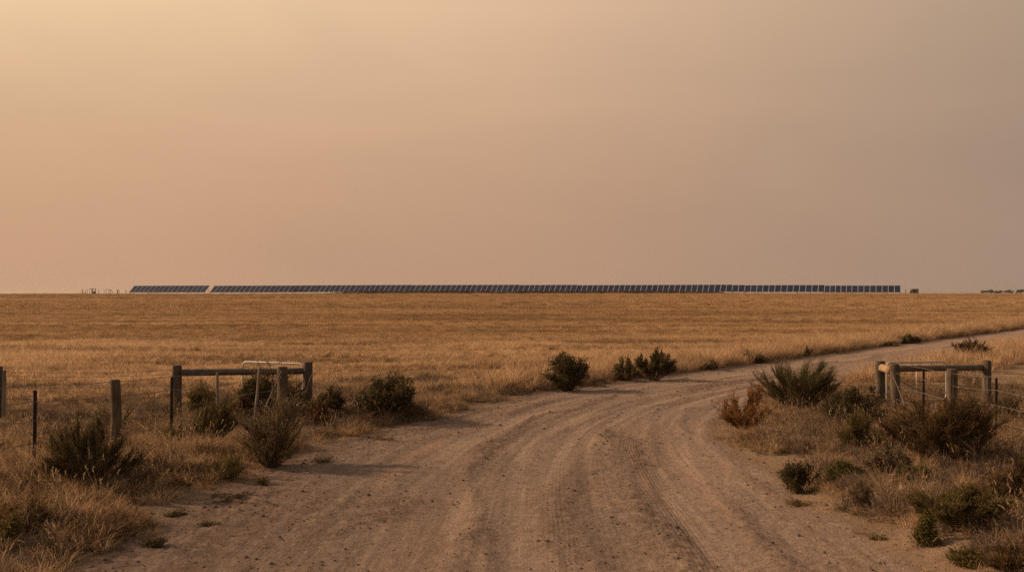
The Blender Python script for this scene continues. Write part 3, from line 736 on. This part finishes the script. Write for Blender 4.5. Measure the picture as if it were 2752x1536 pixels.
def picket_mesh(h):
    b = MB(); w = .030; t = .0055
    for k in range(3):
        a = k * 2 * math.pi / 3 + math.pi / 2
        c, s = math.cos(a), math.sin(a)
        b.box((c * (w / 2 + .002), s * (w / 2 + .002), (h - .3) / 2), (w, t, h + .3), a)
    for q in range(6):                                   # punched lugs along the flange
        b.box((0, -.008, .25 + q * (h - .35) / 5), (.012, .016, .02))
    return b
def wire(points, parent, base, r=.0052, sag=.02):
    b = MB()
    for p, q in zip(points[:-1], points[1:]):
        t = np.linspace(0, 1, 9)[:, None]; pts = np.array(p) * (1 - t) + np.array(q) * t
        pts[:, 2] -= (4 * t * (1 - t))[:, 0] * sag
        b.tube(pts - np.array(base), r, 4, False)
    return b.build('wire', M['wire'], parent)
def place(px, dist): return (px - CX) / F * dist, dist
def put(o, x, y, base, tilt=(0, 0), rz=0):
    o.location = (x - base[0], y - base[1], tz(x, y) - base[2]); o.rotation_euler = (tilt[0], tilt[1], rz); return o

# left wire fence (front line)
base = (-7.77, 16.2, tz(-7.77, 16.2))
fence = empty('wire_fence', base, 'left wire fence running from the leftmost black picket back to the rounded gate post', 'fence')
LF = []
for px, d, top, kind in ((94, 16.2, 1048, 'picket'), (310, 17.9, 1020, 'post'), (461, 19.3, 1012, 'picket'), (585, 20.6, 1002, 'stake'), (682, 21.8, 988, 'stake'), (760, 22.8, 985, 'gate_post')):
    x, y = place(px, d); z0 = tz(x, y); h = H - (top - YH) * d / F - z0
    LF.append((x, y))
    if kind == 'picket': put(picket_mesh(h).build('steel_picket', M['picket'], fence), x, y, base, (0, .008), .4)
    elif kind == 'post': put(post_mesh(h, .092, 3, .016).build('post', M['post'], fence, smooth=False), x, y, base, (0, .012))
    elif kind == 'stake': put(post_mesh(h, .033, int(px), .005, 8, .2).build('stake', M['stake'], fence), x, y, base, (0, .10 if px > 600 else .005))
    else: put(post_mesh(h, .118, 9, .003).build('post', M['post'], fence), x, y, base)
x0, y0 = place(-220, 14.6)
for k, zw in enumerate((1.36, 1.10, .78, .42)):
    pts = [(x0, y0, zw + tz(x0, y0))] + [(x + (.03 if i != 1 else -.10), y - (.04 if i not in (1, 5) else .10), zw + tz(x, y) - .05 * (i == 3) + RNG.normal(0, .01)) for i, (x, y) in enumerate(LF)]
    wire(pts, fence, base)
# left rail fence
ax, ay = place(475, 23.6); cx, cy = place(828, 24.7)
base = (ax, ay, tz(ax, ay))
rf = empty('rail_fence', base, 'weathered two-post timber rail fence beside the left gate', 'fence')
put(post_mesh(H - (981 - YH) * ay / F - tz(ax, ay), .112, 21).build('post', M['post'], rf), ax, ay, base)
put(post_mesh(H - (972 - YH) * cy / F - tz(cx, cy), .112, 22).build('post', M['post'], rf), cx, cy, base)
log_mesh((.11, 0, 1.13 - base[2]), (cx - ax - .10, cy - ay, 1.10 - base[2]), .083, 5).build('rail', M['rail'], rf, smooth=True)
# rear wire fence on the left
lx, ly = place(-9, 23.0); base = (lx, ly, tz(lx, ly))
wf = empty('wire_fence', base, 'rear wire fence from the dark post at the left picture edge to the rail fence', 'fence')
put(post_mesh(1.32 - base[2], .15, 31).build('post', M['post'], wf), lx, ly, base)
sx, sy = place(9, 22.9); put(post_mesh(1.24 - tz(sx, sy), .045, 32, .004, 8).build('stake', M['stake'], wf), sx, sy, base, (0, .02))
for zw in (1.22, 1.12, .86, .6, .35):
    wire([(lx, ly - .1, zw), (ax - .1, ay - .06, zw - .02)], wf, base, .0045, .05)
# brace sticks at the left gate
def stick(label, p0, p1, r, seed=1):
    rng = np.random.default_rng(seed); a = np.array(p0); b_ = np.array(p1); t = np.linspace(0, 1, 7)[:, None]
    o = bpy.data.objects.new('stick', None); COL.objects.link(o); o.location = a; tag(o, label, 'stick', 'sticks leaning in the gateway')
    b = MB(); b.tube((b_ - a) * t + np.cumsum(rng.normal(0, .004, (7, 3)), 0), np.linspace(r, r * .6, 7), 6)
    b.build('branch', M['stake'], o)
def at(px, py, d): return ((px - CX) / F * d, d, H - (py - YH) * d / F)
stick('pale dead branch leaning on the left round gate post', at(716, 1090, 22.4), at(758, 997, 22.55), .017, 2)
stick('thin pale branch leaning on the end post of the left rail', at(800, 1100, 24.0), at(839, 1000, 24.5), .013, 3)
stick('dark brace stick lying behind the thin stake on the left', at(588, 1084, 21.2), at(662, 1058, 23.0), .015, 4)
stick('pale branch leaning on the right gate post', at(2430, 1085, 23.7), at(2393, 992, 24.0), .016, 5)
stick('dark diagonal brace stick behind the right gate post', at(2410, 1018, 24.6), at(2478, 1052, 24.8), .016, 6)

# right fences
ex, ey = place(2404, 24.2); base = (ex, ey, tz(ex, ey))
fr = empty('wire_fence', base, 'right wire fence running from the gate post towards the right steel picket', 'fence')
RF = [(ex, ey)]
put(post_mesh(H - (978 - YH) * ey / F - base[2], .115, 41, .004).build('post', M['post'], fr), ex, ey, base)
for px, d, top, kind in ((2480, 22.85, 991, 'picket'), (2557, 21.64, 991, 'post'), (2675, 20.0, 1015, 'picket')):
    x, y = place(px, d); h = H - (top - YH) * d / F - tz(x, y); RF.append((x, y))
    if kind == 'picket': put(picket_mesh(h).build('steel_picket', M['picket'], fr), x, y, base, (0, .006), .2)
    else: put(post_mesh(h, .112, 42).build('post', M['post'], fr), x, y, base)
xe, ye = 10.2, 15.0
for zw in (1.27, 1.0, .70, .38):
    wire([(x - .02, y - (.12 if i in (0, 2) else .04), zw + .02 * (i == 0) + tz(x, y) * .5 - (.04 if i == 2 else 0)) for i, (x, y) in enumerate(RF)] + [(xe, ye, zw - .02)], fr, base, .0058)
gx, gy = place(2651, 25.3); dx, dy = place(2365, 25.6)
base = (dx, dy, tz(dx, dy))
rr = empty('rail_fence', base, 'timber rail fence beside the right gate with a short log painted sunlit', 'fence')
put(post_mesh(H - (970 - YH) * dy / F - base[2], .125, 51).build('post', M['post'], rr), dx, dy, base)
put(post_mesh(H - (968 - YH) * gy / F - tz(gx, gy), .110, 52).build('post', M['post'], rr), gx, gy, base)
B = np.array(base)
log_mesh(np.array((ex + .06, ey + .19, 1.17)) - B, np.array((gx - .1, gy, 1.13)) - B, .078, 6).build('rail', M['rail'], rr, smooth=True)
log_mesh(np.array((dx - .02, dy - .20, 1.115)) - B, np.array((ex - .07, ey + .13, 1.145)) - B, .098, 7).build('short_rail', M['log'], rr, smooth=True)
bx2, by2 = 16.5, 25.9; base = (bx2, by2, tz(bx2, by2))
rw = empty('wire_fence', base, 'rear wire fence running right from the right rail fence', 'fence')
put(post_mesh(1.28, .1, 53).build('post', M['post'], rw), bx2, by2, base)
for zw in (1.22, .98, .72, .45):
    wire([(gx + .1, gy - .05, zw), (bx2, by2 - .1, zw)], rw, base, .0048, .04)

# galvanised gates standing open
def farm_gate(label, p0, p1, zt, zb, corner_low):
    (xa, ya), (xb, yb) = p0, p1
    base = np.array((xb, yb, tz(xb, yb))); root = empty('farm_gate', base, label, 'gate', 'galvanised farm gates')
    u = np.array((xb - xa, yb - ya, 0.)); L = np.linalg.norm(u); u /= L; a = np.array((xa, ya, 0.)); e = np.array((0, 0, 1.)); R = .12
    def P(t, z): return a + u * t + e * z
    pts = []
    for (t, z, q0) in ((R, zb + R, 180), (L - R, zb + R, 270), (L - R, zt - R, 0), (R, zt - R, 90)):
        for q in np.linspace(q0, q0 + 90, 6): pts.append(P(t + R * math.cos(math.radians(q)), z + R * math.sin(math.radians(q))))
    pts.append(pts[0]); pts = np.array(pts) - base
    b = MB(); b.tube(pts, .023, 8, False); b.build('frame', M['galv'], root, smooth=True)
    b = MB(); b.tube(np.array([P(L * .5, zb + .02), P(L * .5, zt - .02)]) - base, .014, 8); b.build('upright', M['galv'], root, smooth=True)
    b = MB()
    for t in np.arange(.08, L - .05, .09): b.tube(np.array([P(t, zb + .02), P(t, zt - .02)]) - base, .0026, 3, False)
    for z in np.arange(zb + .1, zt - .03, .10): b.tube(np.array([P(.02, z), P(L - .02, z)]) - base, .0026, 3, False)
    b.build('wire_mesh', M['wire'], root)
    for z in (zb + .2, zt - .22):
        b = MB(); b.tube(np.array([P(L, z), P(L + .09, z)]) - base, .012, 8); b.build('hinge', M['picket'], root)
    return root
farm_gate('galvanised mesh gate folded open behind the left rail fence', place(653, 25.8), place(815, 25.0), 1.245, .2, 0)
farm_gate('galvanised mesh gate folded open behind the right rail fence', place(2542, 26.4), place(2382, 26.0), 1.20, .2, 0)

# ------------------------------------------------------------------ solar farm on the rise
def panel_mat():
    m, nt = newmat('solar_cells'); g = N(nt)
    t = g.attr('tint')[2]
    r = g('ShaderNodeObjectInfo').outputs['Random']
    col = g.mix(r, (.006, .012, .040), (.012, .020, .056))
    p = g('ShaderNodeBsdfPrincipled', {'Base Color': col, 'Roughness': .32})
    p.inputs['Specular IOR Level'].default_value = .35
    g.out(p.outputs[0]); return m
M['cells'] = panel_mat()
AZ = math.radians(21.0)
ROW = np.array((math.cos(AZ), -math.sin(AZ), 0.)); UPH = np.array((math.sin(AZ), math.cos(AZ), 0.))
TILT = math.radians(41); SL = 3.02
UPV = UPH * math.cos(TILT) + np.array((0, 0, 1.)) * math.sin(TILT); NRM = np.cross(ROW, UPV)
tables = [(346, 550, 767.0), (563, 733, 767), (733, 784, 766.6), (784, 843, 766.2), (843, 962, 765.8), (962, 1098, 765.2), (1098, 1390, 765), (1390, 1546, 765), (1546, 1966, 765), (1966, 2000, 765.3),
          (2000, 2215, 765.6), (2215, 2289, 766.8), (2289, 2420, 766.8)]
words = ['shortest solar table standing apart at the far left end of the array', 'solar table right of the sky gap near the left end', 'narrow solar table third from the left end', 'narrow solar table fourth from the left end',
         'solar table fifth from the left, its legs lost in grass', 'solar table sixth from the left end of the array', 'long solar table left of the picture middle', 'solar table over the picture middle', 'longest solar table right of the picture middle',
         'narrowest sliver of solar table right of the longest one', 'solar table third from the right end, legs showing below', 'slightly lower solar table second from the right end', 'solar table at the right end of the array with straight uprights']
proto_panel = {}
def panel_meshes(wd):
    key = round(wd, 2)
    if key in proto_panel: return proto_panel[key]
    b = MB(); g = .065                                 # six landscape modules up the slope, silver gaps between
    n = 6; hm = SL / n
    for q in range(n):
        lo = ROW * g + UPV * (q * hm + .022); u = ROW * (wd - 2 * g); v = UPV * (hm - .044); t_ = NRM * .02
        V = [lo, lo + u, lo + u + v, lo + v]; V = [p + t_ for p in V] + [p - t_ for p in V]
        b.add(V, quads=[(0, 1, 2, 3), (7, 6, 5, 4), (4, 5, 1, 0), (5, 6, 2, 1), (6, 7, 3, 2), (7, 4, 0, 3)])
    me = b.mesh('panel'); me.materials.append(M['cells'])
    f = MB()
    lo = -NRM * .03; u = ROW * wd; v = UPV * SL; t_ = NRM * .022
    V = [lo, lo + u, lo + u + v, lo + v]; V = [p + t_ for p in V] + [p - t_ for p in V]
    f.add(V, quads=[(0, 1, 2, 3), (7, 6, 5, 4), (4, 5, 1, 0), (5, 6, 2, 1), (6, 7, 3, 2), (7, 4, 0, 3)])
    mf = f.mesh('panel_frame'); mf.materials.append(M['alu'])
    proto_panel[key] = (me, mf); return proto_panel[key]
COLW = 1.68
D0 = 290.0
for i, ((xl, xr, top), lab) in enumerate(zip(tables, words)):
    # a line square to the view at about D0; each table itself turned 21 degrees, so neighbours step in depth
    tl = (xl - CX) / F; tr = (xr - CX) / F; tm = (tl + tr) / 2
    dm = D0; xm = tm * dm
    # ends where the sight lines meet the table's own line
    def hit(t): # xm + k cos = t (dm - k sin)
        return (t * dm - xm) / (math.cos(AZ) + t * math.sin(AZ))
    ka, kb = hit(tl), hit(tr); Ln = kb - ka
    n = max(1, round(Ln / COLW)); wd = Ln / n
    p0 = np.array((xm, dm, 0.)) + ROW * ka
    zt = H + (YH - top) * (dm) / F
    zlow = zt - SL * math.sin(TILT)
    base = np.array((p0[0], p0[1], zlow))
    root = empty('solar_table', base, lab, 'solar panels', 'rows of solar panels on the rise')
    me, mf = panel_meshes(wd)
    for q in range(n):
        o = bpy.data.objects.new('panel', me); COL.objects.link(o); o.parent = root; o.location = ROW * wd * q
        f = bpy.data.objects.new('panel_frame', mf); COL.objects.link(f); f.parent = o
    b = MB()
    for fr_ in (.2, .8):
        s0 = UPV * SL * fr_ - NRM * .13
        b.tube(np.array([s0, s0 + ROW * Ln]), .05, 4)
    b.build('purlin', M['steel'], root)
    for q in range(max(2, n // 2 + 1)):
        k = min(Ln - .2, .2 + q * (Ln - .4) / max(1, n // 2))
        for fr_ in (.12, .72):
            p = ROW * k + UPV * SL * fr_ - NRM * .15
            w = base + p; zg = tz(w[0], w[1]) - .3 - base[2]
            b = MB(); b.tube(np.array([[p[0], p[1], zg], p]), .055, 5); b.build('leg', M['steel'], root)

# paddock yard remains at the left end of the rise
def far_thing(name, label, cat, px, group=None, d=284.):
    x = (px - CX) / F * d; return empty(name, (x, d, tz(x, d)), label, cat, group), F / d
def bar(b, p, q, r=.06, s=6): b.tube(np.array([p, q], float), r, s)
def far_post(px, h, label, r=.07):
    o, k = far_thing('fence_post', label, 'post', px, 'thin posts on the left skyline'); b = MB(); bar(b, (0, 0, -.2), (0, 0, h), r); b.build('shaft', M['farwood'], o)
o, k = far_thing('brace_post', 'thick strainer post with diagonal brace at the far left of the skyline', 'post', 221)
b = MB(); bar(b, (0, 0, -.3), (0, 0, 1.35), .09); b.build('post', M['farwood'], o)
b = MB(); bar(b, (0.05, 0, .95), (.85, 0, .05), .06); b.build('brace', M['farwood'], o)
o, k = far_thing('yard_frame', 'timber portal frame with a drum-like shape inside, on the left skyline', 'frame', 241)
for q, r in ((.72, .16), (1.68, .09)):
    b = MB(); bar(b, (q, 0, -.3), (q, 0, 1.48), r); b.build('post', M['farwood'], o)
b = MB(); bar(b, (-.08, 0, 1.5), (1.76, 0, 1.5), .07); b.build('crossbar', M['farwood'], o)
b = MB(); bar(b, (0, 0, -.3), (0, 0, 1.45), .045); b.build('stay', M['farwood'], o)
o, k = far_thing('drum', 'small grey round drum under the left skyline frame', 'drum', 252.5)
b = MB(); a = np.linspace(0, 1, 7)[:, None]; b.tube(np.array([0, 0, -.1]) + a * np.array([0, 0, 1.0]), [.34, .38, .4, .38, .36, .28, .12], 12); b.build('body', M['cab'], o, smooth=True)
o, k = far_thing('stile', 'timber stile with sloping rail on the left skyline', 'frame', 284)
for q in (.1, .9, 1.32):
    b = MB(); bar(b, (q, 0, -.3), (q, 0, 1.26), .055); b.build('post', M['farwood'], o)
b = MB(); bar(b, (.05, 0, 1.3), (1.36, 0, 1.3), .055); b.build('crossbar', M['farwood'], o)
b = MB(); bar(b, (1.36, 0, 1.28), (2.15, 0, .28), .065); b.build('sloping_rail', M['farwood'], o)
for px, h, lab, r in ((229.5, 1.2, 'thin post just right of the braced strainer on the left skyline', .045), (234, 1.25, 'post left of the portal frame on the left skyline', .07), (265.5, 1.2, 'single post right of the portal frame on the left skyline', .06),
                      (280, 1.2, 'thin post just left of the stile on the left skyline', .05), (315.5, 1.32, 'thicker of the paired posts left of the solar panels', .12), (319.8, 1.3, 'thinner of the paired posts left of the solar panels', .08),
                      (336.5, 1.25, 'thin post nearest the left end of the solar panels', .05), (339.8, 1.15, 'faint short post touching the left end of the solar panels', .045), (562, 1.35, 'lone post in the sky gap between the solar tables', .06),
                      (2434, 1.35, 'lone post between the solar panels and the cabinet', .085)):
    far_post(px, h, lab, r)
o, k = far_thing('cabinet', 'boxy brown equipment cabinet right of the solar panels', 'cabinet', 2457, d=285.)
b = MB(); b.box((.12, .0, .62), (1.78, 1.2, 1.5)); b.build('body', M['cab'], o)
b = MB(); b.box((-.95, 0, .48), (.34, .8, 1.15)); b.build('side_box', M['cabdark'], o)
b = MB(); b.box((.12, 0, 1.40), (1.95, 1.36, .08)); b.build('roof', M['cabdark'], o)
for q in (-.28, .55):
    b = MB(); b.box((q, -.615, .68), (.62, .03, 1.15)); b.build('door', M['cabdark'] if q < 0 else M['steel'], o)

# trees beyond the crest
def far_tree(label, px, w_px, h_px, seed, d=1150.):
    rng = np.random.default_rng(seed); x = (px - CX) / F * d; z = tz(x, d); w = w_px * d / F; h = h_px * 1.1 * d / F + (H - z)
    root = empty('tree', (x, d, z), label, 'tree', 'trees on the right skyline')
    tr = MB(); cr = MB(); th = h * .45; cl = []
    for q in range(4):
        tip = np.array([rng.uniform(-.32, .32) * w, rng.uniform(-.3, .3) * w, h * rng.uniform(.55, .75)])
        t = np.linspace(0, 1, 5)[:, None]; mid = np.array([tip[0] * .2, tip[1] * .2, th])
        tr.tube((1 - t) ** 2 * np.array([0, 0, -.3]) + 2 * t * (1 - t) * mid + t ** 2 * tip, np.linspace(.03, .01, 5) * h, 6, False, .3)
    for q in range(18):
        a = rng.uniform(0, 6.28); r = math.sqrt(rng.uniform(0, 1)) * .42
        c = np.array([math.cos(a) * r * w, math.sin(a) * r * w, h * (.74 - 1.7 * r * r * rng.uniform(.6, 1.1) + rng.uniform(-.2, .1))]); n = 190
        P = c + rng.normal(0, 1, (n, 3)) * np.array([.07 * w, .07 * w, .09 * h]); D = unit(rng.normal(0, 1, (n, 3)))
        cr.leaves(P, D, h * .10, h * .035, unit(np.cross(D, rng.normal(0, 1, (n, 3)))), np.clip(rng.normal(.5, .2, n), 0, 1))
    tr.build('trunk', TWIG, root); cr.build('crown', PALETTE['tree'], root)
for k_, (px, w, h, lab) in enumerate(((2643, 22, 9.5, 'leftmost flat-topped tree on the right skyline'), (2664, 18, 11, 'taller round tree joined to the leftmost skyline tree'), (2679, 12, 8, 'low small tree left of the double-crowned skyline tree'),
        (2690, 12, 9.5, 'small round tree just left of the lone dome-shaped one on the right skyline'), (2712, 25, 10, 'lone dome-shaped tree in the middle of the right skyline group'), (2743, 24, 11.5, 'rightmost skyline tree, cut by the picture edge'))):
    far_tree(lab, px, w, h, 400 + k_)

# ------------------------------------------------------------------ light, sky, camera
SUN_EL, SUN_AZ = math.radians(26), math.radians(-80)          # azimuth from straight ahead, negative = left
to_sun = Vector((math.sin(SUN_AZ) * math.cos(SUN_EL), math.cos(SUN_AZ) * math.cos(SUN_EL), math.sin(SUN_EL)))
sd = bpy.data.lights.new('sun', 'SUN'); sd.energy = 4.8; sd.angle = math.radians(1.0); sd.color = (1.0, .69, .45)
so = bpy.data.objects.new('sun', sd); COL.objects.link(so); so.rotation_euler = (-to_sun).to_track_quat('-Z', 'Y').to_euler()

wd = bpy.data.worlds.new('World'); SC.world = wd; wd.use_nodes = True
nt = wd.node_tree; nt.nodes.clear(); g = N(nt)
dirv = g('ShaderNodeTexCoord').outputs['Generated']
sky = g('ShaderNodeTexSky', sky_type='NISHITA', sun_disc=False)
sky.sun_elevation = SUN_EL; sky.sun_rotation = SUN_AZ; sky.air_density = 2.0; sky.dust_density = 8.0; sky.ozone_density = 1.0
sp = g('ShaderNodeSeparateXYZ', {0: dirv})
hz = g.math('SQRT', g.math('ADD', g.math('MULTIPLY', sp.outputs[0], sp.outputs[0]), g.math('ADD', g.math('MULTIPLY', sp.outputs[1], sp.outputs[1]), 1e-5)))
# smoke: brightness by bearing from the sun (0 = towards the sun's side, 1 = away), one ramp at the horizon and one higher up
az = g.math('DIVIDE', sp.outputs[0], hz)                       # -1 left .. +1 right
fz = g.rng(az, -1., 1.)
SKYLOW = [(0, (.70, .43, .25)), (.27, (.578, .350, .218)), (.5, (.509, .314, .205)), (.73, (.370, .258, .193)), (1, (.27, .21, .175))]
SKYHIGH = [(0, (1.05, .78, .43)), (.27, (.86, .605, .368)), (.5, (.735, .488, .317)), (.73, (.440, .316, .222)), (1, (.28, .24, .21))]
low = g.ramp(fz, SKYLOW); high = g.ramp(fz, SKYHIGH)
el = g.math('POWER', g.rng(sp.outputs[2], .0, .275), 2.05)
smoke = g.mix(el, low, high)
zen = g.rng(sp.outputs[2], .29, .6)
smoke = g.mix(zen, smoke, (.27, .235, .21))
st = g.noise(g.scale(dirv, (1.5, 1.5, 6)), 1.6, 4, .5, .6)
smoke = g.mix(g.rng(st, .3, .7), g.mix(1., smoke, (.96, .962, .97), 'MULTIPLY'), g.mix(1., smoke, (1.04, 1.033, 1.02), 'MULTIPLY'))
smoke = g.mix(1., smoke, (10.35, 10.2, 10.1), 'MULTIPLY')
tot = g.mix(.06, smoke, sky.outputs[0])
g('ShaderNodeOutputWorld', {0: g('ShaderNodeBackground', {0: tot, 1: .1}).outputs[0]})

hb = MB(); hb.box((0, 0, 5.0), (14400, 14400, 17.0))
hm_, hnt = newmat('smoke_haze'); hg = N(hnt)
hv = hg('ShaderNodeVolumePrincipled', {'Color': (.80, .72, .64, 1), 'Density': .00013, 'Anisotropy': .3})
hg.nt.links.new(hv.outputs[0], hg('ShaderNodeOutputMaterial').inputs['Volume'])
tag(hb.build('haze', hm_), 'thin brown smoke haze lying over the plain', 'haze', kind='stuff')
cd = bpy.data.cameras.new('camera'); co = bpy.data.objects.new('camera', cd); COL.objects.link(co); SC.camera = co
cd.sensor_width = 36; cd.lens = F / 2752 * 36; cd.clip_start = .1; cd.clip_end = 12000
co.location = (0, 0, H); co.rotation_euler = (math.radians(90) + math.atan((YH - 768) / F), 0, 0)

vs = SC.view_settings; vs.view_transform = 'Standard'; vs.look = 'None'; vs.exposure = 0; vs.gamma = 1; vs.use_curve_mapping = False
SC.cycles.use_denoising = False
SC.cycles.max_bounces = 6; SC.cycles.diffuse_bounces = 3; SC.cycles.transmission_bounces = 4
